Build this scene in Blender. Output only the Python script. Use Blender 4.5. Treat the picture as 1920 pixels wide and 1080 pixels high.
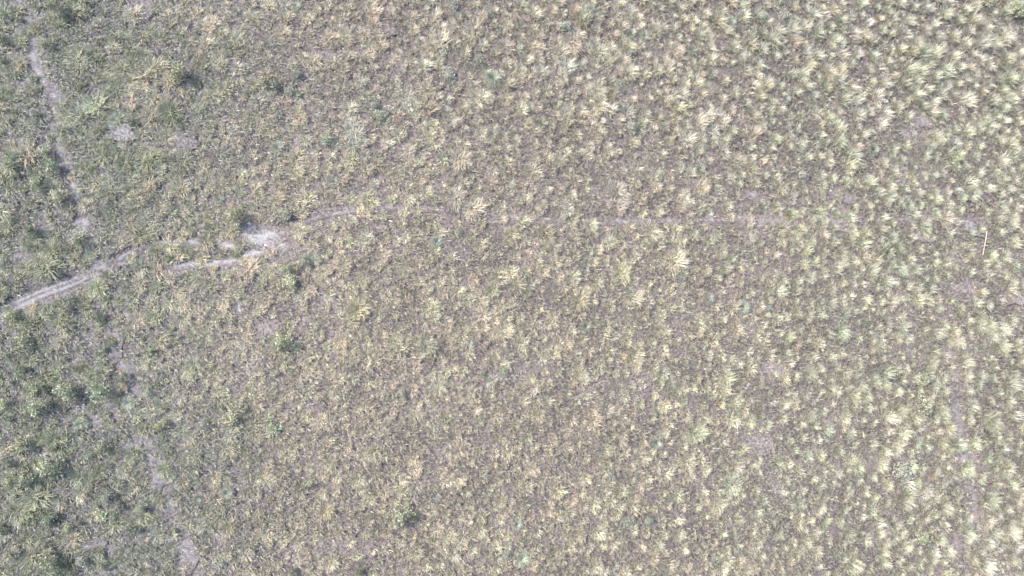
import bpy, math
import numpy as np
from mathutils import Vector, Matrix

# ------------------------------------------------------------------ clear, camera, light, exposure
for o in list(bpy.data.objects):
    bpy.data.objects.remove(o, do_unlink=True)
SC = bpy.context.scene
COL = SC.collection
rng = np.random.default_rng(11)

H = 30.0                                  # drone height, metres
FPX = 1280.0                              # focal length in photo pixels (1920 wide)
NADIR = Vector((-180.0, -140.0, -FPX))    # the point straight below, seen from the camera
cam_d = bpy.data.cameras.new("camera")
cam = bpy.data.objects.new("camera", cam_d)
COL.objects.link(cam)
SC.camera = cam
cam_d.sensor_width = 36.0
cam_d.lens = 36.0 * FPX / 1920.0
cam_d.clip_start = 0.1
cam_d.clip_end = 3000.0
Q = NADIR.normalized().rotation_difference(Vector((0, 0, -1)))
cam.rotation_mode = 'QUATERNION'
cam.rotation_quaternion = Q
cam.location = (0, 0, H)

SUN_AZ = Vector((-1.0, 0.42, 0)).normalized()
SUN_EL = math.radians(43)
world = bpy.data.worlds.new("World")
SC.world = world
world.use_nodes = True
wn = world.node_tree
bg = wn.nodes["Background"]
sky = wn.nodes.new("ShaderNodeTexSky")
sky.sky_type = 'NISHITA'
sky.sun_disc = False
sky.sun_elevation = SUN_EL
sky.sun_rotation = math.atan2(SUN_AZ.x, SUN_AZ.y)
sky.air_density = 1.0
sky.dust_density = 2.0
wn.links.new(sky.outputs[0], bg.inputs[0])
bg.inputs[1].default_value = 0.15
sun_d = bpy.data.lights.new("sun", 'SUN')
sun_d.energy = 2.5
sun_d.angle = math.radians(0.6)
sun_d.color = (1.0, 0.95, 0.87)
sun = bpy.data.objects.new("sun", sun_d)
COL.objects.link(sun)
sdir = SUN_AZ * math.cos(SUN_EL) + Vector((0, 0, math.sin(SUN_EL)))
sun.rotation_mode = 'QUATERNION'
sun.rotation_quaternion = sdir.to_track_quat('Z', 'Y')
sun.location = sdir * 60
SC.view_settings.view_transform = 'Standard'
SC.view_settings.look = 'None'
SC.view_settings.gamma = 1.0
SC.view_settings.use_curve_mapping = False
SC.view_settings.exposure = 1.53

RM = np.array(Q.to_matrix())


def ground_at(x, y):
    """a photo pixel -> the point of the ground it shows (arrays allowed)"""
    x = np.asarray(x, float); y = np.asarray(y, float)
    d = np.stack([x - 960, -(y - 540), np.full(np.shape(x), -FPX)], -1) @ RM.T
    t = H / -d[..., 2]
    return d[..., :2] * t[..., None]


def pixel_of(P):
    d = np.concatenate([P, np.full(P.shape[:-1] + (1,), -H)], -1) @ RM
    s = FPX / -d[..., 2]
    return np.stack([960 + d[..., 0] * s, 540 - d[..., 1] * s], -1)


def metres(x, y, px):
    """how long px photo pixels are on the ground round that pixel"""
    a = ground_at(x - 5, y); b = ground_at(x + 5, y); c = ground_at(x, y - 5); e = ground_at(x, y + 5)
    return px * 0.05 * (np.linalg.norm(b - a, axis=-1) + np.linalg.norm(e - c, axis=-1))


class Field:
    """smooth random field over the plane, 0..1"""
    def __init__(self, cell, seed):
        r = np.random.default_rng(seed)
        self.c = cell; self.n = 128
        self.g = r.random((self.n, self.n))

    def __call__(self, P):
        u = P[..., 0] / self.c + 500.3; v = P[..., 1] / self.c + 500.7
        i = np.floor(u).astype(int); j = np.floor(v).astype(int)
        a = u - i; b = v - j
        a = a * a * (3 - 2 * a); b = b * b * (3 - 2 * b)
        n = self.n; g = self.g
        return ((g[i % n, j % n] * (1 - a) + g[(i + 1) % n, j % n] * a) * (1 - b)
                + (g[i % n, (j + 1) % n] * (1 - a) + g[(i + 1) % n, (j + 1) % n] * a) * b)


# ------------------------------------------------------------------ materials
def new_mat(name):
    m = bpy.data.materials.new(name)
    m.use_nodes = True
    nt = m.node_tree
    b = nt.nodes["Principled BSDF"]
    b.inputs["Roughness"].default_value = 0.9
    b.inputs["Specular IOR Level"].default_value = 0.15
    return m, nt, b


def noise(nt, vec, scale, detail=4.0, rough=0.6):
    n = nt.nodes.new("ShaderNodeTexNoise")
    n.inputs["Scale"].default_value = scale
    n.inputs["Detail"].default_value = detail
    n.inputs["Roughness"].default_value = rough
    nt.links.new(vec, n.inputs["Vector"])
    return n.outputs["Fac"]


def ramp(nt, fac, stops):
    r = nt.nodes.new("ShaderNodeValToRGB")
    e = r.color_ramp.elements
    while len(e) < len(stops):
        e.new(0.5)
    for k, (p, c) in enumerate(stops):
        e[k].position = p
        e[k].color = (*c, 1)
    nt.links.new(fac, r.inputs[0])
    return r.outputs[0]


def mixc(nt, fac, a, b, mode='MIX'):
    m = nt.nodes.new("ShaderNodeMix")
    m.data_type = 'RGBA'; m.blend_type = mode
    if isinstance(fac, float):
        m.inputs[0].default_value = fac
    else:
        nt.links.new(fac, m.inputs[0])
    for s, v in ((6, a), (7, b)):
        if isinstance(v, tuple):
            m.inputs[s].default_value = (*v, 1)
        else:
            nt.links.new(v, m.inputs[s])
    return m.outputs[2]


SOIL_D = (0.118, 0.101, 0.095); SOIL_M = (0.178, 0.156, 0.147); SOIL_L = (0.25, 0.226, 0.215)


def soil_nodes(nt):
    g = nt.nodes.new("ShaderNodeNewGeometry").outputs["Position"]
    base = ramp(nt, noise(nt, g, 0.35, 5, 0.6), [(0.3, SOIL_D), (0.5, SOIL_M), (0.72, SOIL_L)])
    fine = ramp(nt, noise(nt, g, 9.0, 5, 0.7), [(0.34, (0.42, 0.41, 0.42)), (0.5, (0.95, 0.95, 0.95)), (0.68, (1.45, 1.42, 1.38))])
    sx = nt.nodes.new("ShaderNodeSeparateXYZ")
    nt.links.new(g, sx.inputs[0])
    wide = nt.nodes.new("ShaderNodeMath"); wide.operation = 'MULTIPLY_ADD'       # the soil turns from grey in the west to brown
    nt.links.new(noise(nt, g, 0.12, 4, 0.6), wide.inputs[0]); wide.inputs[1].default_value = 18.0
    nt.links.new(sx.outputs[0], wide.inputs[2])
    mr = nt.nodes.new("ShaderNodeMapRange"); mr.interpolation_type = 'SMOOTHSTEP'
    nt.links.new(wide.outputs[0], mr.inputs[0])
    mr.inputs[1].default_value = -9.0; mr.inputs[2].default_value = 9.0
    hue = mixc(nt, mr.outputs[0], (0.94, 0.985, 1.05), (1.05, 0.99, 0.985))
    return g, mixc(nt, 1.0, mixc(nt, 1.0, base, fine, 'MULTIPLY'), hue, 'MULTIPLY')


def bump(nt, b, g, scale, dist):
    n = nt.nodes.new("ShaderNodeBump")
    n.inputs["Strength"].default_value = 0.8
    n.inputs["Distance"].default_value = dist
    nt.links.new(noise(nt, g, scale, 6, 0.65), n.inputs["Height"])
    nt.links.new(n.outputs[0], b.inputs["Normal"])


def ground_mat():
    m, nt, b = new_mat("dry_soil")
    g, c = soil_nodes(nt)
    nt.links.new(c, b.inputs["Base Color"])
    bump(nt, b, g, 5.0, 0.09)
    return m


def bare_mat(name, lo, hi, gain):
    """bare earth that breaks up into the soil round it where its 'worn' attribute runs out"""
    m, nt, b = new_mat(name)
    g, c = soil_nodes(nt)
    sand = ramp(nt, noise(nt, g, 5.0, 6, 0.7), [(0.3, lo), (0.66, hi)])
    at = nt.nodes.new("ShaderNodeAttribute"); at.attribute_name = "worn"
    ad = nt.nodes.new("ShaderNodeMath"); ad.operation = 'MULTIPLY_ADD'
    nt.links.new(noise(nt, g, 2.2, 6, 0.72), ad.inputs[0]); ad.inputs[1].default_value = 1.5
    nt.links.new(at.outputs["Fac"], ad.inputs[2])
    mr = nt.nodes.new("ShaderNodeMapRange"); mr.interpolation_type = 'SMOOTHSTEP'
    nt.links.new(ad.outputs[0], mr.inputs[0])
    mr.inputs[1].default_value = 0.95; mr.inputs[2].default_value = 1.5
    mr.inputs[3].default_value = 0.0; mr.inputs[4].default_value = gain
    nt.links.new(mixc(nt, mr.outputs[0], c, sand), b.inputs["Base Color"])
    bump(nt, b, g, 5.0, 0.05)
    return m


def plant_mat(name, per_object, translucent):
    """leaf or blade: its own tint per face, times the plant's colour; light passes through it"""
    m = bpy.data.materials.new(name)
    m.use_nodes = True
    nt = m.node_tree
    nt.nodes.remove(nt.nodes["Principled BSDF"])
    out = nt.nodes["Material Output"]
    at = nt.nodes.new("ShaderNodeAttribute"); at.attribute_name = "tint"
    c = at.outputs["Color"]
    if per_object:
        oi = nt.nodes.new("ShaderNodeObjectInfo")
        c = mixc(nt, 1.0, c, oi.outputs["Color"], 'MULTIPLY')
    d = nt.nodes.new("ShaderNodeBsdfDiffuse"); t = nt.nodes.new("ShaderNodeBsdfTranslucent")
    gl = nt.nodes.new("ShaderNodeBsdfGlossy"); gl.inputs["Roughness"].default_value = 0.5
    x = nt.nodes.new("ShaderNodeMixShader"); x.inputs[0].default_value = translucent
    y = nt.nodes.new("ShaderNodeMixShader"); y.inputs[0].default_value = 0.05
    nt.links.new(c, d.inputs[0]); nt.links.new(c, t.inputs[0])
    nt.links.new(d.outputs[0], x.inputs[1]); nt.links.new(t.outputs[0], x.inputs[2])
    nt.links.new(x.outputs[0], y.inputs[1]); nt.links.new(gl.outputs[0], y.inputs[2])
    nt.links.new(y.outputs[0], out.inputs[0])
    return m


M_SOIL = ground_mat()
M_SAND = bare_mat("pale_sand", (0.25, 0.245, 0.245), (0.41, 0.40, 0.40), 0.9)
M_BARE = bare_mat("worn_earth", (0.20, 0.194, 0.202), (0.32, 0.31, 0.32), 0.85)
M_BLADE = plant_mat("grass_blades", True, 0.28)
M_LEAF = plant_mat("plant_leaves", True, 0.22)
M_COVER = plant_mat("cover_blades", False, 0.28)


# ------------------------------------------------------------------ mesh helpers
def link(name, me, m, parent=None):
    o = bpy.data.objects.new(name, me)
    COL.objects.link(o)
    if m and not me.materials:
        me.materials.append(m)
    if parent:
        o.parent = parent
    return o


def tag(o, label=None, cat=None, group=None, kind=None):
    for k, v in (("label", label), ("category", cat), ("group", group), ("kind", kind)):
        if v:
            o[k] = v
    return o


def raw_mesh(name, V, starts, totals, loops, tint=None):
    me = bpy.data.meshes.new(name)
    me.vertices.add(len(V)); me.vertices.foreach_set("co", V.astype(np.float32).ravel())
    me.loops.add(len(loops)); me.loops.foreach_set("vertex_index", loops.astype(np.int32))
    me.polygons.add(len(starts)); me.polygons.foreach_set("loop_start", starts.astype(np.int32))
    me.update(calc_edges=True)
    if tint is not None:
        a = me.attributes.new("tint", 'FLOAT_COLOR', 'FACE')
        a.data.foreach_set("color", np.concatenate([tint, np.ones((len(tint), 1))], 1).astype(np.float32).ravel())
    return me


def blade_verts(base, az, length, a0, a1, width, bow):
    """arching ribbons: base (n,3), heading az, lean from the vertical a0 low and a1 high"""
    n = len(az)
    out = np.stack([np.cos(az), np.sin(az), np.zeros(n)], 1)
    side = np.stack([-np.sin(az), np.cos(az), np.zeros(n)], 1)
    up = np.array([0, 0, 1.0])
    L = length[:, None]; w = (width * 0.5)[:, None]
    mid = base + L * 0.52 * (np.sin(a0)[:, None] * out + np.cos(a0)[:, None] * up) + side * (bow * length)[:, None] * 0.5
    tip = mid + L * 0.5 * (np.sin(a1)[:, None] * out + np.cos(a1)[:, None] * up) + side * (bow * length)[:, None]
    tip[:, 2] = np.maximum(tip[:, 2], 0.012)
    V = np.stack([base - side * w * 0.8, base + side * w * 0.8, mid + side * w, mid - side * w, tip], 1).reshape(-1, 3)
    return V


def blade_faces(n):
    k = np.arange(n)[:, None] * 5
    loops = (k + np.array([0, 1, 2, 3, 3, 2, 4])).ravel()
    s = (np.arange(n)[:, None] * 7 + np.array([0, 4])).ravel()
    return s, loops


def blade_mesh(name, V, tint):
    n = len(V) // 5
    s, loops = blade_faces(n)
    return raw_mesh(name, V, s, None, loops, np.repeat(tint, 2, 0))


def quad_mesh(name, C, A, B, tint):
    """leaf quads (diamonds): centre C, half axes A (long) and B (wide)"""
    n = len(C)
    V = np.stack([C - A, C + B * 1.0 - A * 0.15, C + A, C - B - A * 0.15], 1).reshape(-1, 3)
    return raw_mesh(name, V, np.arange(n) * 4, None, np.arange(4 * n), tint)


def tuft_mesh(name, r, n, spread, droop, wid, tall=1.0):
    """a bunchgrass tussock one unit across: blades springing from a small ragged base"""
    az = r.random(n) * 2 * math.pi
    q = np.sqrt(r.random(n))
    rr = 0.31 * q
    ba = r.random(n) * 2 * math.pi
    base = np.stack([rr * np.cos(ba), rr * np.sin(ba), np.zeros(n)], 1)
    az = np.where(r.random(n) < 0.25 + 0.6 * q, ba + r.normal(0, 0.75, n), az)
    # ragged outline: some sectors long, some short
    ph = r.random(4) * 6.28
    sec = 1 + 0.16 * np.sin(2 * az + ph[0]) + 0.14 * np.sin(3 * az + ph[1]) + 0.12 * np.sin(5 * az + ph[2])
    length = (0.22 + 0.32 * r.random(n)) * sec * tall * (1.1 - 0.35 * q)
    a0 = np.abs(r.normal(spread - 0.4 + 0.6 * q, 0.25, n)); a1 = np.minimum(a0 + droop * (0.4 + r.random(n)), 1.75)
    V = blade_verts(base, az, length, a0, a1, wid * (0.6 + 0.8 * r.random(n)), r.normal(0, 0.08, n))
    t = np.clip(r.normal(1.0, 0.30, (n, 1)), 0.35, 1.6) * (1 + r.normal(0, 0.04, (n, 3)))
    t[r.random(n) < 0.12] *= np.array([0.82, 0.74, 0.66])      # old brown blades
    return blade_mesh(name, V, t)


def shrub_mesh(name, r, n, leaf, high):
    """a low bushy plant one unit across: several leaf clumps on short stems, gaps between them"""
    k = r.integers(7, 12)
    ca = r.random(k) * 6.28; cr = 0.36 * np.sqrt(r.random(k)); cr[0] = 0
    cz = high * (0.75 - 1.1 * cr) + r.normal(0, 0.05, k)
    cs = 0.14 + 0.10 * r.random(k)
    ctint = np.clip(r.normal(1, 0.14, k), 0.7, 1.35)
    pick = r.integers(0, k, n)
    d = r.normal(0, 1, (n, 3)); d /= np.linalg.norm(d, axis=1)[:, None]
    rad = cs[pick] * r.random(n) ** 0.4
    C = np.stack([cr * np.cos(ca), cr * np.sin(ca), np.maximum(cz, 0.08)], 1)[pick] + d * rad[:, None]
    low = r.random(n) < 0.14                            # leaves close to the ground all round the foot
    la = r.random(n) * 6.28; lr = 0.36 * np.sqrt(r.random(n))
    C[low] = np.stack([lr * np.cos(la), lr * np.sin(la), 0.04 + 0.2 * r.random(n)], 1)[low]
    C[:, 2] = np.maximum(C[:, 2], 0.02)
    ax = d * 0.8 + r.normal(0, 0.6, (n, 3)) + np.array([0, 0, 0.3]); ax /= np.linalg.norm(ax, axis=1)[:, None]
    b = np.cross(ax, r.normal(0, 1, (n, 3))); b /= np.linalg.norm(b, axis=1)[:, None]
    s = leaf * (0.6 + 0.8 * r.random(n))[:, None]
    t = (np.clip(r.normal(1.0, 0.2, n), 0.45, 1.6) * ctint[pick])[:, None] * (1 + r.normal(0, 0.05, (n, 3)))
    top = np.stack([cr * np.cos(ca), cr * np.sin(ca), np.maximum(cz, 0.08)], 1)      # a stem to each clump
    side = np.stack([-np.sin(ca), np.cos(ca), np.zeros(k)], 1) * 0.012
    C = np.concatenate([C, top * 0.5]); A = np.concatenate([ax * s, top * 0.5]); B = np.concatenate([b * s * 0.42, side])
    t = np.concatenate([t, np.tile([[0.9, 0.75, 0.6]], (k, 1))])
    return quad_mesh(name, C, A, B, t)


def rosette_mesh(name, r, n):
    """a leafy herb one unit across: broad soft leaves rising in whorls"""
    az = r.random(n) * 6.28
    ring = np.sqrt(r.random(n))
    base = np.stack([0.27 * ring * np.cos(az), 0.27 * ring * np.sin(az), 0.22 * (1 - ring)], 1)
    a0 = 0.35 + ring * 0.8 + r.normal(0, 0.15, n)
    az2 = az + r.normal(0, 0.5, n)
    length = 0.16 + 0.24 * r.random(n)
    V = blade_verts(base, az2, length, a0, a0 + 0.5, 0.018 + 0.018 * r.random(n), r.normal(0, 0.05, n))
    t = np.clip(r.normal(1.0, 0.22, (n, 1)), 0.45, 1.6) * (1 + r.normal(0, 0.04, (n, 3)))
    return blade_mesh(name, V, t)


# ------------------------------------------------------------------ the ground, worn tracks and bare patches
def flat_grid(name, xs, ys, z):
    X, Y = np.meshgrid(xs, ys)
    V = np.stack([X.ravel(), Y.ravel(), np.full(X.size, z)], 1)
    nx, ny = len(xs), len(ys)
    i = (np.arange(ny - 1)[:, None] * nx + np.arange(nx - 1)).ravel()
    L = np.stack([i, i + 1, i + 1 + nx, i + nx], 1).ravel()
    return raw_mesh(name, V, np.arange(len(i)) * 4, None, L)


ax_ = np.concatenate([np.linspace(-1200, -60, 12), np.linspace(-50, 50, 41), np.linspace(60, 1200, 12)])
tag(link("ground", flat_grid("ground", ax_, ax_, 0.0), M_SOIL), "grey lavender dry soil between the grass tufts over the whole field", kind="structure")

LIFT = [0.004]
TRACKS = []           # (polyline in metres, half width, clearing strength)
PATCHES = []          # (centre, half size, clearing strength)


def smooth_line(pts, n):
    P = ground_at([p[0] for p in pts], [p[1] for p in pts])
    t = np.linspace(0, 1, len(P)); s = np.linspace(0, 1, n)
    Q2 = np.stack([np.interp(s, t, P[:, 0]), np.interp(s, t, P[:, 1])], 1)
    for _ in range(3):
        Q2[1:-1] = 0.25 * Q2[:-2] + 0.5 * Q2[1:-1] + 0.25 * Q2[2:]
    return Q2


def track(name, pts, px, label, mat, clear=0.85, worn=0.6, verge=0.30):
    """a worn line on the ground, ragged on both sides"""
    length = sum(math.dist(a, b) for a, b in zip(pts, pts[1:]))
    n = max(24, int(length / 6))
    P = smooth_line(pts, n)
    T = np.gradient(P, axis=0); T /= np.linalg.norm(T, axis=1)[:, None]
    N = np.stack([-T[:, 1], T[:, 0]], 1)
    mx, my = np.mean(pts, 0)
    hw = metres(mx, my, px) * 0.5
    TRACKS.append((P, hw, clear, verge))
    rows = np.linspace(-1.9, 1.9, 9)
    f1, f2 = Field(1.1, len(TRACKS) * 7 + 1), Field(0.45, len(TRACKS) * 7 + 2)
    wid = hw * (0.65 + 0.6 * f1(P) + 0.2 * f2(P))
    z = LIFT[0]; LIFT[0] += 0.003
    V = np.concatenate([np.concatenate([P + N * (wid * k)[:, None], np.full((n, 1), z)], 1) for k in rows])
    i = (np.arange(8)[:, None] * n + np.arange(n - 1)).ravel()
    L = np.stack([i, i + 1, i + 1 + n, i + n], 1).ravel()
    me = raw_mesh(name, V, np.arange(len(i)) * 4, None, L)
    w = np.clip(1 - np.abs(rows) / 1.9, 0, 1)[:, None] * np.minimum(1, np.minimum(np.arange(n), np.arange(n)[::-1]) / 5.0)[None, :]
    a = me.attributes.new("worn", 'FLOAT', 'POINT')
    a.data.foreach_set("value", (w * worn * 1.7 - 0.12).astype(np.float32).ravel())
    tag(link(name, me, mat), label, kind="structure")


def patch(name, x, y, w, h, label, mat, clear=0.8, worn=0.6, turn=0.0):
    """a bare spot: concentric rings with a lobed outline"""
    c = ground_at(x, y)
    rx, ry = metres(x, y, w) * 0.5, metres(x, y, h) * 0.5
    PATCHES.append((c, rx, ry, turn, clear))
    n = 28; a = np.arange(n) / n * 2 * math.pi
    r = np.random.default_rng(int(x * 7 + y))
    p = r.random(3) * 6.28
    lob = 1 + 0.16 * np.sin(2 * a + p[0]) + 0.14 * np.sin(3 * a + p[1]) + 0.1 * np.sin(5 * a + p[2])
    z = LIFT[0]; LIFT[0] += 0.0015
    ct, st = math.cos(turn), math.sin(turn)
    V = [(c[0], c[1], z)]; W = [1.0]
    for k in (0.3, 0.6, 0.95, 1.3, 1.7):
        for q in range(n):
            u, v = rx * k * lob[q] * math.cos(a[q]), ry * k * lob[q] * math.sin(a[q])
            V.append((c[0] + u * ct - v * st, c[1] + u * st + v * ct, z)); W.append(1 - k / 1.7)
    F = [(0, 1 + q, 1 + (q + 1) % n) for q in range(n)]
    for ring in range(4):
        o = 1 + ring * n
        F += [(o + q, o + n + q, o + n + (q + 1) % n, o + (q + 1) % n) for q in range(n)]
    me = bpy.data.meshes.new(name)
    me.from_pydata(V, [], F)
    at = me.attributes.new("worn", 'FLOAT', 'POINT')
    at.data.foreach_set("value", (np.array(W) * worn * 1.65 - 0.12).astype(np.float32))
    tag(link(name, me, mat), label, kind="structure")


track("footpath", [(28, -20), (40, 14), (52, 34), (66, 60), (60, 100), (72, 140), (104, 185), (98, 235), (104, 268), (120, 300), (148, 380), (156, 416),
                   (172, 462), (186, 510), (178, 556), (196, 600), (214, 650), (232, 690), (262, 745)], 15,
      "faint worn trail running down the left side of the field", M_BARE, 0.68, 0.38, 0.18)
track("footpath", [(262, 820), (290, 880), (318, 945), (340, 1000), (352, 1030), (368, 1068), (376, 1110)], 13,
      "thin worn trail in the lower left leading to the bottom edge", M_BARE, 0.6, 0.35, 0.16)
track("wheel_rut", [(-30, 591), (2, 577), (45, 560), (87, 541), (133, 526), (168, 509)], 6.5,
      "upper wheel rut of the track reaching the left edge", M_BARE, 0.9, 0.52)
track("wheel_rut", [(-20, 601), (20, 584), (45, 571), (87, 551), (133, 536), (162, 522), (187, 505), (219, 487), (246, 471), (268, 462), (300, 452), (345, 452), (390, 457), (440, 458)], 6.5,
      "lower wheel rut climbing from the left edge past the trail crossing", M_BARE, 0.9, 0.50)
track("sandy_strip", [(300, 502), (345, 496), (400, 491), (436, 490), (470, 476), (510, 462), (560, 452)], 10,
      "bright sandy strip left of the field centre", M_SAND, 0.82, 0.50, 0.18)
track("worn_track", [(545, 424), (600, 405), (650, 396), (720, 388), (800, 392), (900, 400), (1010, 410), (1130, 416)], 7, "faint pale worn line running right from the sandy patch", M_BARE, 0.58, 0.37)
track("worn_track", [(1120, 416), (1250, 413), (1380, 412), (1500, 413), (1640, 412), (1760, 408), (1860, 410), (1960, 411)], 6.5,
      "faint straight worn line across the right half of the field", M_BARE, 0.52, 0.38)
track("worn_track", [(1772, 590), (1782, 660), (1788, 740), (1802, 830), (1818, 900), (1834, 980)], 26,
      "faint smooth worn strip running down near the right edge", M_BARE, 0.5, 0.35, 0.12)

patch("sandy_patch", 486, 442, 70, 32, "brightest pale sandy patch left of the field centre", M_SAND, 0.8, 0.64, 0.15)
patch("sandy_patch", 432, 462, 40, 18, "smaller sandy patch above the bright sandy strip", M_SAND, 0.9, 0.5, 0.2)
patch("sandy_patch", 470, 428, 34, 14, "pale sandy spot just above the brightest sandy patch", M_SAND, 0.85, 0.5)
for x, y, w, h, s, tx in [
        (104, 182, 20, 34, .5, "upper left trail"), (100, 266, 26, 16, .6, "trail below the upper left corner"), (118, 292, 24, 50, .5, "left trail above the track"),
        (157, 417, 26, 24, .65, "trail just above the wheel ruts"), (192, 500, 40, 26, .5, "trail crossing"), (214, 652, 24, 40, .5, "left trail below the track"),
        (55, 32, 34, 30, .4, "upper left corner"), (450, 577, 24, 20, .6, "grass below the bright sandy strip"), (300, 890, 34, 40, .4, "lower left trail"),
        (316, 948, 34, 26, .55, "dark shrubs at lower left"), (245, 838, 20, 22, .55, "lower left shrubs"), (350, 1040, 24, 50, .45, "bottom edge of the lower left"),
        (160, 1020, 40, 20, .4, "big shrubs at the bottom left"), (590, 768, 26, 30, .45, "two small white stones"), (610, 560, 26, 12, .45, "pale tuft at the centre left"),
        (560, 475, 40, 14, .4, "end of the bright sandy strip"), (706, 426, 26, 16, .35, "faint worn line"), (1728, 226, 34, 20, .55, "pale grass at upper right"),
        (1700, 250, 24, 16, .4, "white stone at upper right"), (1452, 694, 46, 34, .5, "pinkish open ground right of centre"), (1410, 366, 44, 14, .45, "straw tufts above the straight worn line"),
        (1126, 366, 50, 16, .35, "bright straw tufts right of centre"), (1590, 372, 30, 10, .5, "small white stone"), (1480, 418, 40, 14, .4, "straight worn line"),
        (1720, 436, 26, 24, .45, "straight worn line near the right"), (1818, 424, 50, 26, .58, "top of the wooden pole"), (1800, 545, 50, 24, .35, "grass below the wooden pole"),
        (1640, 866, 40, 30, .4, "lower right rosette"), (1688, 858, 26, 16, .45, "top of the lower right rosette"), (1790, 1020, 40, 24, .4, "bottom right grass"),
        (1452, 914, 18, 14, .6, "lower right straw tufts"), (1280, 968, 40, 18, .4, "yellow tufts at the bottom"), (1255, 660, 36, 16, .3, "yellow tufts right of centre"),
        (640, 1020, 60, 24, .3, "bottom edge left of centre"), (700, 1030, 36, 20, .3, "bottom middle grass"), (1650, 1000, 40, 18, .3, "bottom right tufts"),
        (1580, 790, 50, 22, .35, "small stone in the lower right"), (940, 700, 26, 14, .3, "field centre"), (1420, 830, 40, 26, .4, "pale stone in the lower right"),
        (600, 100, 40, 16, .35, "straw tufts at the top left of centre"), (340, 265, 44, 20, .3, "large olive tuft at upper left"), (265, 15, 26, 40, .35, "top edge at the left"),
        (720, 60, 36, 14, .25, "top middle grass"), (1890, 555, 40, 20, .3, "right edge"), (90, 850, 40, 16, .35, "big shrubs at lower left"),
        (40, 480, 30, 20, .4, "left edge above the track"), (230, 250, 30, 20, .35, "upper left field"), (110, 610, 34, 18, .3, "shrubs under the track"),
        (500, 615, 40, 20, .3, "left of the field centre"), (860, 470, 50, 22, .25, "middle of the field")]:
    patch("bare_patch", x, y, w, h, "bare greyish earth patch by the " + tx, M_BARE, 0.35 + 0.6 * min(s, .62), s * 0.85, float(rng.normal(0, 0.3)))


def openness(P):
    """0 where nothing grows (worn tracks, bare patches) .. 1"""
    o = np.ones(len(P))
    for L, hw, cl, vg in TRACKS:
        lo, hi = L.min(0) - 3 * hw, L.max(0) + 3 * hw
        k = np.where(((P > lo) & (P < hi)).all(1))[0]
        for s in range(0, len(k), 20000):
            q = k[s:s + 20000]
            d = np.sqrt(((P[q][:, None, :] - L[None]) ** 2).sum(2).min(1))
            o[q] *= 1 - cl * np.clip((hw * 1.25 + vg - d) / 0.25, 0, 1)
    for c, rx, ry, t, cl in PATCHES:
        d = P - c
        u = d[:, 0] * math.cos(t) + d[:, 1] * math.sin(t); v = -d[:, 0] * math.sin(t) + d[:, 1] * math.cos(t)
        o *= 1 - cl * np.clip(1.75 - np.hypot(u / rx, v / ry), 0, 1)
    return o


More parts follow.
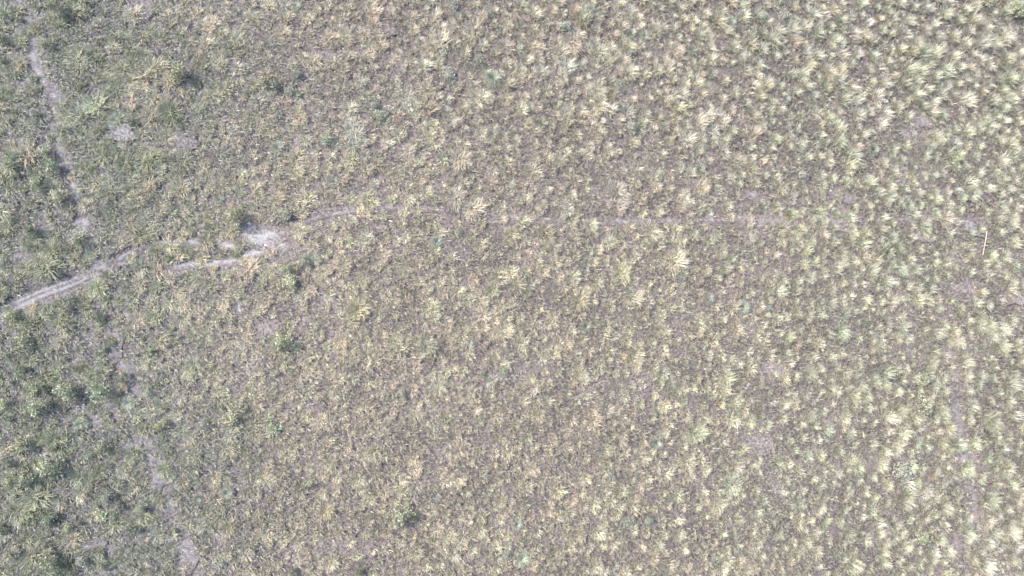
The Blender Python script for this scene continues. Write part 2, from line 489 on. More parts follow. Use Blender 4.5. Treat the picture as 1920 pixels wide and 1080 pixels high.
# ------------------------------------------------------------------ the plants one can single out
# photo x, y, width in photo pixels, kind: p pale straw, t tan, o rusty, y yellow-green, g olive shrub, d dark shrub, s grey-green herb
CAT = """
100,15,50,g;120,38,22,y;38,38,20,d;64,50,28,y;25,36,22,t;85,85,36,g;30,118,34,o;30,140,20,y;153,95,34,g;152,117,18,y;60,165,26,y;6,76,30,d;8,118,26,d;
185,140,26,y;195,45,24,s;210,155,28,y;145,160,28,y;250,95,20,p;285,115,24,y;300,65,28,y;250,120,18,y;338,138,46,g;375,118,30,y;372,150,26,y;400,175,34,y;
360,180,24,y;315,208,46,y;285,222,22,y;445,70,30,t;455,88,20,p;350,85,26,y;395,42,38,t;250,226,24,d;215,226,30,s;178,240,30,y;115,245,26,y;86,216,20,s;
70,216,20,d;26,176,30,y;470,155,26,y;310,252,34,t;475,30,30,p;255,30,24,y;220,70,30,y;160,20,26,y;330,25,28,t;
495,153,30,g;513,158,34,s;555,140,30,s;545,168,30,s;530,60,30,t;555,10,22,s;620,70,32,t;682,68,24,p;648,65,32,t;640,130,22,t;580,175,22,y;640,167,26,o;
655,200,30,p;663,245,38,p;718,215,38,s;700,195,24,s;765,180,30,p;780,205,24,y;835,205,22,s;846,230,28,p;897,115,28,s;840,140,34,s;925,145,32,s;855,30,28,p;
850,8,36,s;915,25,34,s;942,55,26,s;950,85,32,p;900,182,46,y;958,205,22,p;903,250,22,p;925,250,26,s;615,260,38,s;662,272,26,s;585,115,34,t;740,168,26,o;
760,120,24,t;800,90,26,t;820,115,26,p;690,100,28,t;575,30,26,t;700,20,30,t;770,30,26,t;800,165,28,t;870,200,26,t;520,220,30,s;560,215,30,t;500,240,26,t;
1063,50,38,s;1043,52,22,y;1025,45,26,y;1100,14,36,s;1085,32,18,p;1120,30,28,p;1182,20,32,p;1175,42,24,s;1185,62,24,s;1210,66,24,s;1155,100,28,y;1180,98,26,s;
1200,80,26,p;1125,95,36,y;1075,76,42,t;1230,56,30,p;1255,120,28,p;1295,34,22,p;1322,60,30,p;1370,40,30,s;1410,66,38,s;1432,30,24,s;1182,132,36,p;1160,162,32,s;
1166,200,18,s;1120,165,30,p;1050,140,36,t;1015,135,30,p;975,130,28,y;973,40,18,s;1062,212,30,p;1186,236,34,s;1206,213,18,p;1312,230,38,p;1115,258,32,y;1330,170,26,p;
1285,160,24,p;1375,178,20,p;1425,155,26,p;1430,235,26,p;1025,192,20,s;995,200,20,s;1000,85,30,t;1010,105,24,p;1250,180,30,t;1390,105,30,p;1400,130,28,t;1350,110,30,t;1270,90,30,t;
1470,30,34,s;1600,60,40,p;1625,70,22,p;1560,78,20,p;1590,120,22,p;1610,180,24,p;1675,30,32,y;1760,65,30,y;1728,90,30,y;1785,135,26,s;1835,115,24,p;1830,140,26,p;
1850,50,36,y;1880,56,28,y;1815,182,26,y;1680,202,22,p;1640,200,24,p;1905,15,40,g;1852,6,32,g;1480,250,30,p;1455,260,28,y;1505,55,24,p;1580,100,34,p;1475,185,24,s;
1765,260,26,y;1860,235,34,y;1700,60,34,p;1520,120,30,t;1545,25,34,p;1650,130,30,y;1720,150,30,y;1890,110,34,y;1890,180,32,y;1530,210,30,p;1580,240,28,p;1500,150,30,p;1900,270,34,y;
25,300,36,d;85,285,36,g;95,315,40,g;70,345,34,g;110,370,42,g;55,380,26,y;137,330,20,y;60,430,30,d;185,403,18,d;162,385,24,y;200,280,30,y;165,315,30,y;275,305,22,y;
340,300,44,y;330,324,26,y;240,285,24,s;240,306,20,o;205,345,24,y;184,345,20,o;275,350,34,t;255,380,26,y;335,350,40,y;415,345,30,y;440,405,48,g;405,400,22,y;410,375,20,s;
150,455,30,d;125,465,26,y;205,440,26,y;285,435,32,y;205,476,24,y;290,466,30,y;315,481,30,g;345,470,30,y;385,452,34,y;430,432,28,t;452,460,24,y;465,502,38,o;
6,490,26,s;115,515,22,d;295,512,22,y;416,474,20,p;52,503,18,y;10,530,24,d;100,440,26,y;375,522,30,y;275,522,14,o;30,330,26,g;20,410,26,g;300,395,28,t;240,415,26,t;
520,277,30,s;622,270,24,y;555,320,30,y;500,300,16,p;535,400,34,s;520,370,30,o;625,340,26,s;692,374,34,y;745,325,26,y;855,370,36,p;830,298,18,p;955,305,22,p;890,388,40,p;
865,297,44,t;625,370,26,o;560,432,30,t;660,415,22,p;648,440,22,p;688,446,24,t;820,452,26,s;860,435,20,s;570,490,26,g;586,480,22,s;505,512,30,y;538,505,26,g;545,532,34,g;
600,512,26,y;645,495,26,y;760,505,30,y;840,510,24,y;935,520,34,y;680,526,28,y;770,300,26,t;920,340,30,t;720,480,28,t;780,440,26,t;900,460,28,t;590,310,24,t;800,360,28,t;
1140,290,24,p;1295,290,20,s;1315,315,22,s;1080,340,20,p;1096,355,26,p;1160,362,38,p;1160,390,30,p;1060,390,38,p;1205,402,24,p;1110,422,28,p;1226,432,34,p;1283,374,26,p;
1040,466,30,y;1105,476,24,s;1098,505,20,s;1168,512,44,y;1270,490,48,y;1225,456,18,s;1355,470,30,y;1362,502,28,y;1025,435,38,o;1002,394,22,o;970,532,38,y;1430,390,24,y;
1000,320,30,t;1230,330,30,t;1380,300,30,t;1050,300,28,t;960,440,28,t;1300,440,26,t;1120,530,30,y;1020,510,28,t;
1640,280,26,s;1670,288,20,p;1555,300,28,p;1595,293,24,p;1505,325,36,s;1735,292,28,y;1790,300,26,g;1620,336,26,y;1665,370,24,p;1485,402,28,y;1480,436,22,p;1830,360,28,p;
1780,380,30,y;1755,370,30,y;1710,400,24,p;1750,402,22,y;1740,430,28,y;1580,490,34,p;1600,440,26,p;1660,505,26,p;1690,500,34,y;1655,465,30,g;1900,530,30,p;1495,460,22,p;
1900,420,28,p;1870,340,30,y;1530,400,26,t;1520,520,30,y;1560,540,28,y;1860,480,30,y;1720,540,30,y;1450,520,28,t;
20,590,40,g;45,605,28,d;130,570,34,d;155,560,28,o;175,592,46,g;45,645,40,g;200,650,26,d;14,665,24,g;85,586,30,g;118,605,20,o;230,708,28,d;228,726,26,y;205,690,24,y;
140,690,22,d;45,690,30,d;70,725,40,g;20,714,30,s;75,760,48,g;125,735,48,g;190,735,54,g;10,755,30,g;15,785,26,d;150,795,26,s;240,755,26,s;275,735,30,s;295,720,20,d;
340,600,34,y;320,570,26,y;445,550,26,y;380,655,28,y;385,622,28,y;360,690,36,y;380,795,30,s;440,775,44,g;332,730,24,o;410,735,24,o;285,655,26,g;255,600,38,t;295,592,22,y;
300,795,30,g;420,700,30,y;460,640,30,t;
570,555,26,y;665,550,22,p;670,582,40,y;740,570,26,y;805,576,34,y;525,640,44,g;880,640,22,s;800,645,36,y;842,645,28,o;705,676,26,y;622,690,18,p;535,682,22,p;578,670,26,y;
545,705,18,g;945,697,26,s;905,700,22,s;755,735,30,s;738,720,20,p;825,725,30,p;510,800,40,g;600,792,38,t;495,565,30,y;945,620,34,y;640,640,30,t;740,640,28,t;880,740,30,t;
680,760,28,t;900,570,28,t;780,780,28,t;930,780,28,t;
1100,612,24,s;1135,610,22,y;1090,562,36,y;1190,560,38,y;1215,586,18,s;1035,608,24,y;1320,600,24,p;1310,618,26,p;1380,615,26,y;1395,575,30,s;1245,700,30,y;1280,730,32,y;
1365,710,38,y;1380,755,34,y;1370,675,28,p;1290,690,20,s;1170,745,20,p;1180,797,26,p;1230,775,22,s;1312,800,28,p;1190,670,36,y;1060,645,30,y;1015,720,26,t;1090,700,28,y;1110,770,30,t;
1240,620,28,t;1010,780,28,t;1330,560,28,p;1430,640,26,y;
1455,597,24,p;1556,648,20,s;1580,622,36,y;1620,565,26,p;1760,576,28,y;1480,632,34,y;1660,622,24,p;1680,595,20,p;1785,640,20,p;1610,680,28,y;1650,652,28,y;1750,682,34,y;
1730,712,34,g;1755,714,22,s;1900,722,38,p;1832,720,26,p;1770,772,34,y;1732,766,50,g;1485,742,24,p;1865,792,40,y;1840,610,34,y;1880,650,32,y;1520,700,30,t;1560,730,28,y;1690,770,30,y;
1660,720,30,y;1520,780,28,y;1540,570,30,y;
45,835,48,g;100,840,28,d;20,866,26,d;90,872,54,g;50,896,46,g;102,890,28,d;20,900,28,g;80,922,26,y;165,856,30,s;190,838,34,g;212,852,28,y;195,934,40,s;225,946,26,d;
180,886,34,y;250,992,34,d;238,982,24,s;125,990,26,g;145,978,18,d;25,930,30,s;85,976,46,s;60,968,44,g;120,940,26,y;110,1065,38,d;92,1050,50,g;150,1050,38,s;265,952,30,g;
255,915,24,y;415,1055,36,s;425,925,28,s;430,990,30,o;425,840,38,o;360,955,28,y;330,992,18,d;5,990,30,d;200,968,38,g;310,880,26,y;295,930,22,y;375,985,28,y;20,1040,40,g;
190,1060,30,g;280,1030,30,y;350,860,30,y;230,890,26,s;400,900,30,t;460,1040,30,t;
530,842,20,o;552,840,22,t;582,905,26,g;612,960,30,y;750,966,44,g;690,936,26,p;820,930,20,s;720,1000,26,y;840,1006,34,y;900,995,30,y;930,1022,24,p;495,896,30,y;620,1055,34,y;
548,1072,24,d;672,1070,26,d;505,1060,26,y;950,1045,24,s;892,852,18,s;700,850,30,t;780,880,30,t;860,900,30,t;620,870,28,t;780,1040,30,y;940,940,28,t;560,980,28,y;670,900,28,y;
1310,812,40,y;1232,830,26,s;1143,882,32,s;1135,845,30,y;1060,840,24,y;1085,900,24,y;1165,830,28,y;1205,860,38,y;1280,835,26,p;1290,870,38,y;1380,878,38,y;1372,912,44,y;
1270,930,32,y;1190,935,28,y;1175,980,34,s;1215,975,28,s;970,984,26,s;980,1048,28,s;1275,1005,30,p;1085,1005,28,y;1225,1047,30,y;1255,1062,28,y;1120,1064,28,y;1350,950,38,y;
1345,1050,30,s;1420,1026,34,y;1400,1072,30,y;1000,880,28,t;1030,960,28,t;1040,1040,28,y;1150,1020,28,p;1420,960,28,y;
1690,885,50,s;1655,866,26,p;1605,875,18,p;1575,846,30,y;1570,890,28,y;1590,922,26,y;1740,920,32,p;1755,932,34,y;1800,835,34,y;1700,940,38,y;1775,952,38,y;1862,940,38,y;
1500,946,28,y;1730,1010,38,g;1690,1000,30,y;1650,1002,30,y;1660,1036,32,p;1750,1050,30,y;1596,1000,28,y;1600,1060,38,y;1495,1040,30,y;1850,1060,46,y;1480,870,28,p;1530,1000,28,y;
1820,880,34,y;1890,880,36,y;1900,1000,38,y;1540,950,28,p;1820,1000,34,y;1460,1000,28,y
"""
KIND = {   # name, category, group, label words, colour
    'p': ("grass_tuft", "grass tuft", "dry grass tufts on the field", "pale straw grass tuft", (0.545, 0.51, 0.425)),
    't': ("grass_tuft", "grass tuft", "dry grass tufts on the field", "tan dry grass tuft", (0.60, 0.525, 0.395)),
    'o': ("grass_tuft", "grass tuft", "dry grass tufts on the field", "rusty brown grass tuft", (0.47, 0.40, 0.30)),
    'y': ("grass_tuft", "grass tuft", "dry grass tufts on the field", "yellow-green grass tuft", (0.515, 0.485, 0.34)),
    'w': ("grass_tuft", "grass tuft", "dry grass tufts on the field", "pale yellow-green grass tuft", (0.485, 0.485, 0.36)),
    'v': ("grass_tuft", "grass tuft", "dry grass tufts on the field", "olive-yellow grass tuft", (0.29, 0.305, 0.215)),  # olive green, with the left side's shade put into the colour
    'g': ("green_shrub", "shrub", "green shrubs on the field", "olive green bushy shrub", (0.33, 0.345, 0.225)),
    'd': ("green_shrub", "shrub", "green shrubs on the field", "dark green bushy shrub", (0.19, 0.215, 0.145)),
    's': ("leafy_herb", "herb", "grey-green herbs on the field", "grey-green leafy herb", (0.345, 0.36, 0.285)),
}
LANDMARKS = [((486, 440), "the brightest sandy patch", 62), ((400, 492), "the bright sandy strip", 55), ((60, 555), "the wheel ruts at the left edge", 70), ((186, 506), "the trail crossing", 55),
             ((1838, 458), "the wooden pole", 85), ((52, 34), "the trail in the upper left corner", 70), ((1728, 226), "the upper right bare patch", 60), ((1452, 694), "the pinkish bare patch", 60),
             ((1690, 885), "the lower right rosette", 75), ((591, 728), "the two white stones", 60), ((1575, 386), "the white stones on the right", 60), ((1437, 577), "the hollowed grey stone", 60)]


def place_words(x, y):
    for (lx, ly), name, reach in LANDMARKS:
        dx, dy = x - lx, y - ly
        d = math.hypot(dx, dy)
        if 8 < d < reach:
            v = "above" if dy < 0 else "below"
            h = "left of" if dx < 0 else "right of"
            if abs(dx) > 2.2 * abs(dy):
                return "just " + h + " " + name
            if abs(dy) > 2.2 * abs(dx):
                return "just " + v + " " + name
            return v + " and " + h + " " + name
    rows = [(40, "on the top edge"), (130, "near the top edge"), (230, "in the upper quarter"), (340, "well above the middle"), (450, "a little above mid height"), (540, "just above mid height"),
            (630, "just below mid height"), (730, "a little below mid height"), (830, "well below mid height"), (930, "in the lower quarter"), (1030, "near the bottom edge"), (9999, "on the bottom edge")]
    cols = [(90, "along the left edge"), (210, "close to the left edge"), (360, "a sixth across"), (500, "a quarter across"), (660, "a third across"), (820, "two fifths across"), (960, "just left of centre"),
            (1100, "just right of centre"), (1240, "three fifths across"), (1380, "two thirds across"), (1530, "three quarters across"), (1670, "five sixths across"), (1800, "towards the right edge"), (9999, "along the right edge")]
    return next(w for m, w in rows if y < m) + ", " + next(w for m, w in cols if x < m)


items = []
for tok in CAT.replace("\n", "").split(";"):
    if tok.strip():
        a = tok.split(",")
        k = a[3].strip()
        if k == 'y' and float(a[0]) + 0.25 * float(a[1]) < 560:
            k = 'v'                                   # the grass of the left side is greener, its colour also darkened for shade
        if k == 'y' and float(a[0]) > 1150 + 120 * math.sin(float(a[1]) * .05):
            k = 'w'                                   # and of the right side paler
        items.append([float(a[0]), float(a[1]), float(a[2]), k])
# at most 300 of the grass tufts stand alone: the largest
grass = sorted([i for i in items if i[3] in "ptoyvw"], key=lambda i: -i[2])
EXTRA = grass[300:]
drop = {id(i) for i in EXTRA}
items = [i for i in items if id(i) not in drop]
sizew = lambda d: "small" if d < 24 else "mid-sized" if d < 31 else "large" if d < 41 else "very large"
by = {}
for it in items:
    it.append(f"{sizew(it[2])} {KIND[it[3]][3].replace(' bushy', '') if it[3] in 'gd' else KIND[it[3]][3]} {place_words(it[0], it[1])}")
    by.setdefault(it[4], []).append(it)
ORD = ["", "first", "second", "third", "fourth", "fifth", "sixth", "seventh"]
NUM = ["", "one", "two", "three", "four", "five", "six", "seven"]
for lab, grp in by.items():
    if len(grp) == 1:
        continue
    sx = max(g[0] for g in grp) - min(g[0] for g in grp); sy = max(g[1] for g in grp) - min(g[1] for g in grp)
    ax = 0 if sx >= sy else 1
    for k, g in enumerate(sorted(grp, key=lambda g: g[ax])):
        if len(grp) == 2:
            g[4] = lab + (", the left one" if k == 0 else ", the right one") if ax == 0 else lab + (", the upper one" if k == 0 else ", the lower one")
        else:
            g[4] = lab + f", {ORD[k + 1]} from {'left' if ax == 0 else 'top'}"

for it in items:
    while len(it[4].replace("-", "x").split()) > 16:
        it[4] = next((it[4].replace(a, b, 1) for a, b in ((" grass tuft", " tuft"), ("mid-sized ", ""), ("very large", "big"), (", the ", ", "), ("the upper right", "upper right"), (" one", "")) if a in it[4]), it[4][:-1].rsplit(" ", 1)[0])
assert len({i[4] for i in items}) == len(items)
vr = np.random.default_rng(5)
TUFTS = [tuft_mesh("grass_tuft", vr, 640, s, dr, 0.019, tl) for s, dr, tl in
         [(.55, .55, 1), (.6, .6, 1), (.5, .5, 1.1), (.65, .6, .95), (.55, .7, 1), (.45, .5, 1.15), (.7, .5, .95), (.6, .5, 1.05), (.5, .65, 1.1), (.62, .55, 1)]]
SHRUBS = [shrub_mesh("green_shrub", vr, 620, 0.045, h) for h in (.8, .9, .75, .85, .95, .78, .88)]
HERBS = [rosette_mesh("leafy_herb", vr, 830) for _ in range(4)] + [shrub_mesh("leafy_herb", vr, 900, 0.036, h) for h in (.42, .5, .46)]
for me in TUFTS:
    me.materials.append(M_BLADE)
for me in SHRUBS + HERBS:
    me.materials.append(M_LEAF)

F1, F2, F3, F4 = Field(2.6, 101), Field(0.9, 102), Field(5.5, 103), Field(1.5, 104)
sm = lambda x, a, b: np.clip((x - a) / (b - a), 0, 1) ** 2 * (3 - 2 * np.clip((x - a) / (b - a), 0, 1))


def species(P, px, r):
    """what grows where: greener and shade-darkened at the left, tan in the middle, yellow-green at the right"""
    n = len(P)
    x = px[:, 0] + 260 * (F3(P) - 0.5); y = px[:, 1] + 260 * (F1(P) - 0.5)
    left = 1 - sm(x, 120, 620)
    right = sm(x, 1150, 1700)
    up = 1 - sm(y, 150, 480)
    w = np.stack([0.10 + 0.55 * up * (1 - left) + 0.30 * right,
                  0.85 * (1 - left) * (1 - right) + 0.10,
                  0.16 * (1 - left) * (1 - right) + 0.05,
                  (0.30 + 0.25 * right + 0.12 * (1 - up)) * (1 - 0.85 * left),
                  0.02 + 0.50 * left,
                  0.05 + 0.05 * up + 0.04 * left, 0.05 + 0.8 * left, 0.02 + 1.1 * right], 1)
    w *= 0.35 + np.stack([F1(P), F2(P), F4(P), F4(P + 37.0), F2(P + 11.0), F1(P + 71.0), F4(P + 53.0), F2(P + 91.0)], 1) ** 2 * 2
    c = np.cumsum(w / w.sum(1, keepdims=True), 1)
    pick = (r.random(n)[:, None] > c).sum(1).clip(0, 7)
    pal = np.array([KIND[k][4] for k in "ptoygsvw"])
    mean = (w / w.sum(1, keepdims=True)) @ pal                       # neighbours of one patch look alike
    return pick, pal[pick] * 0.5 + mean * 0.5


KEEP = []            # where the single plants stand, so that the cover leaves them room
for x, y, d, k, lab in items:
    nm, cat, grp, _, colr = KIND[k]
    pool = TUFTS if k in "ptoyvw" else (HERBS[4:] if d > 33 else HERBS) if k == 's' else SHRUBS
    me = pool[int(rng.integers(len(pool)))]
    o = bpy.data.objects.new(nm, me)
    COL.objects.link(o)
    c = ground_at(x, y)
    size = metres(x, y, d)
    f = 1.06 if k in "ptoyvw" else 1.05
    f *= 1 - 0.13 * min(1, max(0, (x - 1000) / 500))
    hz = size * f * float(rng.uniform(0.8, 1.1))
    # a plant is seen leaning away from the point below the camera: its foot is a little nearer to it than its middle
    c = c * (1 - 0.3 * hz / H)
    o.location = (c[0], c[1], 0)
    o.scale = (size * f * float(rng.uniform(0.9, 1.15)), size * f * float(rng.uniform(0.9, 1.15)), hz)
    o.rotation_euler = (0, 0, float(rng.uniform(0, 6.283)))
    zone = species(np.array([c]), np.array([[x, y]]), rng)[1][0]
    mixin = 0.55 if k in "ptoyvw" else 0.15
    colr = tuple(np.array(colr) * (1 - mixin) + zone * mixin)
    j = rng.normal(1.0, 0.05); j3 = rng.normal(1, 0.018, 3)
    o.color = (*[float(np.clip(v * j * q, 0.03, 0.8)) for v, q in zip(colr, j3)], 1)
    tag(o, lab, cat, grp)
    KEEP.append((c[0], c[1], size * 0.42))

# ------------------------------------------------------------------ stones and the pole
def stone(x, y, px, flat, colr, label, seed, stretch=1.0):
    import bmesh
    r = np.random.default_rng(seed)
    bm = bmesh.new()
    bmesh.ops.create_icosphere(bm, subdivisions=3, radius=1.0)
    dirs = r.normal(0, 1, (9, 3)); dirs /= np.linalg.norm(dirs, axis=1)[:, None]
    cut = 0.72 + 0.2 * r.random(9)
    for v in bm.verts:                                   # facet it like a broken stone
        for dd, cc in zip(dirs, cut):
            q = v.co.dot(Vector(dd)) - cc
            if q > 0:
                v.co -= Vector(dd) * q * 0.85
    s = metres(x, y, px) * 0.5
    for v in bm.verts:
        v.co = Vector((v.co.x * s * stretch, v.co.y * s, (v.co.z * flat + flat * 0.55) * s))
    me = bpy.data.meshes.new("stone")
    bm.to_mesh(me); bm.free()
    m, nt, b = new_mat("stone")
    g = nt.nodes.new("ShaderNodeNewGeometry").outputs["Position"]
    nt.links.new(ramp(nt, noise(nt, g, 12.0), [(0.3, tuple(c * 0.75 for c in colr)), (0.65, colr)]), b.inputs["Base Color"])
    o = link("stone", me, m)
    c = ground_at(x, y)
    o.location = (c[0], c[1], 0)
    o.rotation_euler = (0, 0, float(r.uniform(-0.3, 0.3)))
    KEEP.append((c[0], c[1], s * 1.5))
    return tag(o, label, "stone", "pale stones on the field")


WHITE = (0.72, 0.70, 0.68)
stone(594, 718, 7, .6, WHITE, "upper of two small white stones left of the field centre", 1)
stone(588, 737, 6, .6, WHITE, "lower of two small white stones left of the field centre", 2)
stone(1563, 393, 7, .5, (0.6, 0.57, 0.5), "elongated cream stone above the straight worn line", 3, 1.5)
stone(1585, 377, 5, .6, WHITE, "tiny white stone above the elongated cream stone", 4)
stone(1402, 721, 7, .6, WHITE, "white stone left of the pinkish bare patch", 5)
stone(1443, 730, 6, .6, WHITE, "white stone below the pinkish bare patch", 6)
stone(424, 465, 5, .6, WHITE, "tiny white stone on the bare earth above the sandy strip", 7)
stone(498, 460, 5, .6, WHITE, "tiny white stone below the brightest sandy patch", 8)
stone(1624, 754, 7, .5, (0.6, 0.58, 0.54), "flat pale stone lying in the lower right grass", 9, 1.3)
stone(1660, 190, 8, .5, (0.62, 0.6, 0.54), "flat pale stone left of the upper right bare patch", 10, 1.4)


def tube(bm, P, R, n=10):
    """a tapering round bar through the points P with radii R"""
    import bmesh
    rings = []
    for k, p in enumerate(P):
        t = (P[min(k + 1, len(P) - 1)] - P[max(k - 1, 0)]).normalized()
        a = t.cross(Vector((0, 0, 1)) if abs(t.z) < .9 else Vector((1, 0, 0))).normalized(); b = t.cross(a)
        rings.append([bm.verts.new(p + (a * math.cos(q * 2 * math.pi / n) + b * math.sin(q * 2 * math.pi / n)) * R[k]) for q in range(n)])
    for u, v in zip(rings, rings[1:]):
        for q in range(n):
            bm.faces.new((u[q], u[(q + 1) % n], v[(q + 1) % n], v[q]))
    bm.faces.new(rings[0]); bm.faces.new(rings[-1])


def hollow_stone():
    import bmesh
    bm = bmesh.new()
    n = 26
    prof = [(1.25, -0.05), (1.15, 0.22), (0.95, 0.36), (0.8, 0.34), (0.62, 0.12), (0.4, 0.1), (0.25, 0.2), (0.0, 0.24)]
    r = np.random.default_rng(3); ph = r.random(2) * 6
    rings = []
    for rad, z in prof[:-1]:
        rings.append([bm.verts.new((rad * (1 + .09 * math.sin(2 * a + ph[0]) + .06 * math.sin(3 * a + ph[1])) * math.cos(a), 0.72 * rad * (1 + .08 * math.sin(3 * a + ph[0])) * math.sin(a), z + .05 * math.sin(a + 1)))
                      for a in np.arange(n) / n * 2 * math.pi])
    top = bm.verts.new((0, 0, prof[-1][1]))
    for u, v in zip(rings, rings[1:]):
        for q in range(n):
            bm.faces.new((u[q], u[(q + 1) % n], v[(q + 1) % n], v[q]))
    for q in range(n):
        bm.faces.new((rings[-1][q], rings[-1][(q + 1) % n], top))
    s = metres(1437, 577, 7)
    for v in bm.verts:
        v.co *= s
    me = bpy.data.meshes.new("hollow_stone"); bm.to_mesh(me); bm.free()
    m, nt, b = new_mat("grey_stone")
    g = nt.nodes.new("ShaderNodeNewGeometry").outputs["Position"]
    nt.links.new(ramp(nt, noise(nt, g, 14.0), [(0.3, (0.15, 0.15, 0.15)), (0.65, (0.33, 0.33, 0.33))]), b.inputs["Base Color"])
    o = link("stone", me, m)
    c = ground_at(1437, 577); o.location = (c[0], c[1], 0)
    KEEP.append((c[0], c[1], s * 1.2))
    tag(o, "hollowed grey stone with a dark ring among straw tufts", "stone", "pale stones on the field")


hollow_stone()


def pole():
    import bmesh
    root = bpy.data.objects.new("wooden_pole", None)
    COL.objects.link(root)
    a = Vector((*ground_at(1839.5, 436), 0.30)); b = Vector((*ground_at(1836.5, 480), 0.30))
    a *= 1; mid = (a + b) / 2
    root.location = (mid.x, mid.y, 0)
    m, nt, bs = new_mat("weathered_wood")
    g = nt.nodes.new("ShaderNodeNewGeometry").outputs["Position"]
    nt.links.new(ramp(nt, noise(nt, g, 7.0), [(0.3, (0.36, 0.29, 0.23)), (0.65, (0.47, 0.385, 0.32))]), bs.inputs["Base Color"])
    off = Vector((mid.x, mid.y, 0))
    bm = bmesh.new()
    P = [a.lerp(b, t) - off for t in (0, .3, .6, 1)]
    P[0].z = 0.36; P[1].z = 0.33; P[2].z = 0.28; P[3].z = 0.2
    tube(bm, P, [0.026, 0.025, 0.023, 0.02])
    me = bpy.data.meshes.new("shaft"); bm.to_mesh(me); bm.free()
    link("shaft", me, m, root)
    bm = bmesh.new()
    c1 = Vector((*ground_at(1829.5, 463.5), .34)) - off; c2 = Vector((*ground_at(1842, 462.5), .34)) - off
    tube(bm, [c1, (c1 + c2) / 2, c2], [0.016, 0.018, 0.016], 8)
    me = bpy.data.meshes.new("crossbar"); bm.to_mesh(me); bm.free()
    link("crossbar", me, m, root)
    tag(root, "thin pinkish wooden pole with a short crossbar lying on the grass", "pole")
    for t in np.linspace(0, 1, 9):
        p = a.lerp(b, t); KEEP.append((p.x, p.y, 0.2))


pole()

# ------------------------------------------------------------------ the grass cover and litter nobody could count
XR, YR = (-26.5, 42.0), (-18.0, 30.0)
KP = np.array(KEEP)


def room(P):
    """how free a spot is of the plants that stand alone"""
    f = np.ones(len(P))
    cell = 2.0
    key = {}
    for i, (a, b, r) in enumerate(KP):
        for u in (-1, 0, 1):
            for v in (-1, 0, 1):
                key.setdefault((int(a // cell) + u, int(b // cell) + v), []).append(i)
    ci = np.floor(P / cell).astype(int)
    code = ci[:, 0] * 10000 + ci[:, 1]
    order = np.argsort(code); cs = code[order]
    cut = np.flatnonzero(np.diff(cs)) + 1
    for seg in np.split(order, cut):
        q = key.get((ci[seg[0], 0], ci[seg[0], 1]))
        if q:
            K = KP[q]
            d = np.hypot(P[seg][:, None, 0] - K[None, :, 0], P[seg][:, None, 1] - K[None, :, 1]) / K[None, :, 2]
            f[seg] = np.clip(d.min(1), 0, 1)
    return f


def scatter(step, seed, jit=0.95):
    r = np.random.default_rng(seed)
    gx = np.arange(XR[0], XR[1], step); gy = np.arange(YR[0], YR[1], step)
    X, Y = np.meshgrid(gx, gy)
    P = np.stack([X.ravel(), Y.ravel()], 1) + (r.random((X.size, 2)) - 0.5) * step * 2 * jit
    px = pixel_of(P)
    k = (px[:, 0] > -190) & (px[:, 0] < 2110) & (px[:, 1] > -190) & (px[:, 1] < 1270)
    return P[k], px[k], r


def darts(gap, seed, tries):
    """spots at least gap photo pixels apart (grass stands coarser where the field runs away to the upper right)"""
    r = np.random.default_rng(seed)
    P = np.stack([r.uniform(*XR, tries), r.uniform(*YR, tries)], 1)
    px = pixel_of(P)
    k = (px[:, 0] > -190) & (px[:, 0] < 2110) & (px[:, 1] > -190) & (px[:, 1] < 1270)
    P, px = P[k], px[k]
    rad = metres(px[:, 0], px[:, 1], 1.0) * gap * (0.8 + 0.4 * F4(P)) * (1 + 0.06 * sm(px[:, 0], 1200, 1750) + 0.07 * (1 - sm(px[:, 0], 150, 600)))
    cell = 1.0
    grid, keep = {}, []
    for i, (a, b) in enumerate(P.tolist()):
        u, v = int(a // cell), int(b // cell); q = rad[i] ** 2; ok = True
        for du in (-1, 0, 1):
            for dv in (-1, 0, 1):
                for c, d in grid.get((u + du, v + dv), ()):
                    if (a - c) ** 2 + (b - d) ** 2 < q:
                        ok = False; break
                if not ok: break
            if not ok: break
        if ok:
            grid.setdefault((u, v), []).append((a, b)); keep.append(i)
    return P[keep], px[keep], rad[keep], r


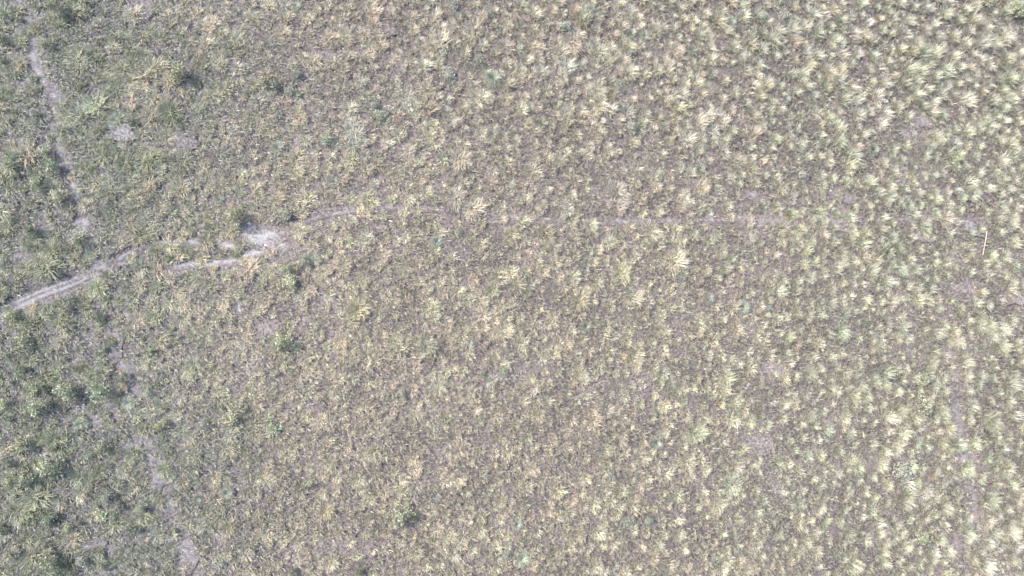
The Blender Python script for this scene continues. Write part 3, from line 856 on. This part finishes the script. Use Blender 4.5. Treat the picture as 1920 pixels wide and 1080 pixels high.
def cover():
    VS, TS = [], []
    for big in (True, False):
        if big:
            P, px, rad, r = darts(18.3, 21, 110000); n = 270; dm = 0.60
        else:
            P, px, r = scatter(0.31, 22); n = 40; dm = 0.30; rad = np.full(len(P), 0.25)
        dens = openness(P) ** 1.5 * np.where(room(P) > 0.8, 1, 0.0) * ((0.84 + 0.35 * F2(P)) if big else 0.3 + 0.5 * F2(P) + 0.3 * sm(px[:, 0], 1100, 1750) + 0.4 * (1 - sm(px[:, 0], 150, 600)))
        k = r.random(len(P)) < dens
        P, px, rad = P[k], px[k], rad[k]
        if big:
            E = np.array([[e[0], e[1]] for e in EXTRA])
            P = np.concatenate([P, ground_at(E[:, 0], E[:, 1])]); px = np.concatenate([px, E]); rad = np.concatenate([rad, np.full(len(E), 0.5)])
        pick, col = species(P, px, r)
        m = len(P)
        dia = dm * np.clip(r.lognormal(0, 0.22, m), 0.55, 1.7) * ((rad / 0.5) ** 0.9 if big else 1.0)
        if big:
            lf = 1 - sm(px[:, 0], 150, 650)
            dia = dia * (1 + lf * (0.9 * r.random(m) ** 2 - 0.25))             # bushier, more uneven growth on the left
        col = col * np.clip(r.normal(1.07, 0.10, (m, 1)), 0.75, 1.25) * (1 + r.normal(0, 0.02, (m, 3)))
        lush = (1 - sm(px[:, 0], 80, 560)) * (1.0 if big else 0.3)          # the left side has taken more water
        tallf = 0.5 * (1 - sm(px[:, 1], 80, 430)) * sm(px[:, 0], 450, 950) + 0.25 * sm(px[:, 0], 1150, 1700)      # taller straw to the north-east
        idx = np.repeat(np.arange(m), n)
        N = len(idx); d = dia[idx]
        ph = (r.random((m, 3)) * 6.283)[idx]
        ba = r.random(N) * 6.283; q = np.sqrt(r.random(N)); rr = 0.27 * q * d
        wob = 1 + 0.2 * np.sin(2 * ba + ph[:, 2]) + 0.15 * np.sin(3 * ba + ph[:, 1])
        rr = rr * wob
        base = np.stack([P[idx, 0] + rr * np.cos(ba), P[idx, 1] + rr * np.sin(ba), np.zeros(N)], 1)
        az = np.where(r.random(N) < 0.25 + 0.6 * q, ba + r.normal(0, 0.8, N), r.random(N) * 6.283)
        sec = 1 + 0.16 * np.sin(2 * az + ph[:, 0]) + 0.14 * np.sin(3 * az + ph[:, 1])
        length = (0.22 + 0.27 * r.random(N)) * sec * d * (1.12 - 0.4 * q) * (1 + 0.4 * lush[idx]) * (1 + tallf[idx])
        a0 = np.abs(r.normal(0.2 + 0.55 * q, 0.25, N)) * (1 - 0.5 * tallf[idx]); a1 = np.minimum(a0 + 0.62 * (0.4 + r.random(N)), 1.7)
        mid = (1 - lush[idx]) * (1 - np.minimum(1, tallf[idx] * 4))              # the low grass of the middle is broader-leaved
        wid = (0.010 + 0.009 * r.random(N)) * (0.95 + 0.1 * d / dm) * (1 + 0.35 * mid)
        a0 = np.minimum(a0 * (1 + 0.25 * mid), 1.5)
        VS.append(blade_verts(base, az, length, a0, a1, wid, r.normal(0, 0.09, N)))
        t = col[idx] * np.clip(r.normal(1.0, 0.30, (N, 1)), 0.3, 1.6) * (1 + r.normal(0, 0.04, (N, 3)))
        t[r.random(N) < 0.1] *= np.array([0.82, 0.74, 0.66])
        TS.append(np.clip(t, 0.02, 0.85))
    o = link("grass", blade_mesh("grass", np.concatenate(VS), np.concatenate(TS)), M_COVER)
    tag(o, "short dry grass cover filling the field between the larger tufts", "grass", kind="stuff")


cover()


def litter():
    P, px, r = scatter(0.055, 31)
    op = openness(P)
    k = r.random(len(P)) < (0.10 + 0.90 * op ** 1.3) * (0.2 + 0.65 * F2(P + 5.0))
    P, px = P[k], px[k]
    n = len(P)
    pick, col = species(P, px, r)
    grey = np.array([0.275, 0.238, 0.21])
    f = 0.25 + r.random((n, 1)) * 0.7
    w = (1 - sm(px[:, 0], 200, 700))[:, None]
    col = col * (1 - f) + (grey * (1 - w) + np.array([0.25, 0.25, 0.25]) * w) * f
    col *= np.clip(r.normal(0.53, 0.24, (n, 1)), 0.16, 1.4)
    az = r.random(n) * 6.283
    L = 0.05 + 0.09 * r.random(n); w = 0.010 + 0.009 * r.random(n)
    el = np.abs(r.normal(0.15, 0.4, n)).clip(0, 1.4)
    A = np.stack([np.cos(az) * np.cos(el), np.sin(az) * np.cos(el), np.sin(el)], 1) * L[:, None]
    B = np.stack([-np.sin(az), np.cos(az), np.zeros(n)], 1) * w[:, None]
    C = np.concatenate([P, (A[:, 2] + 0.012 + LIFT[0] + 0.02 * r.random(n))[:, None]], 1)
    o = link("dry_litter", quad_mesh("dry_litter", C, A, B, np.clip(col, 0.02, 0.8)), M_COVER)
    tag(o, "scattered dead stems and leaf litter lying on the bare soil", "litter", kind="stuff")


litter()
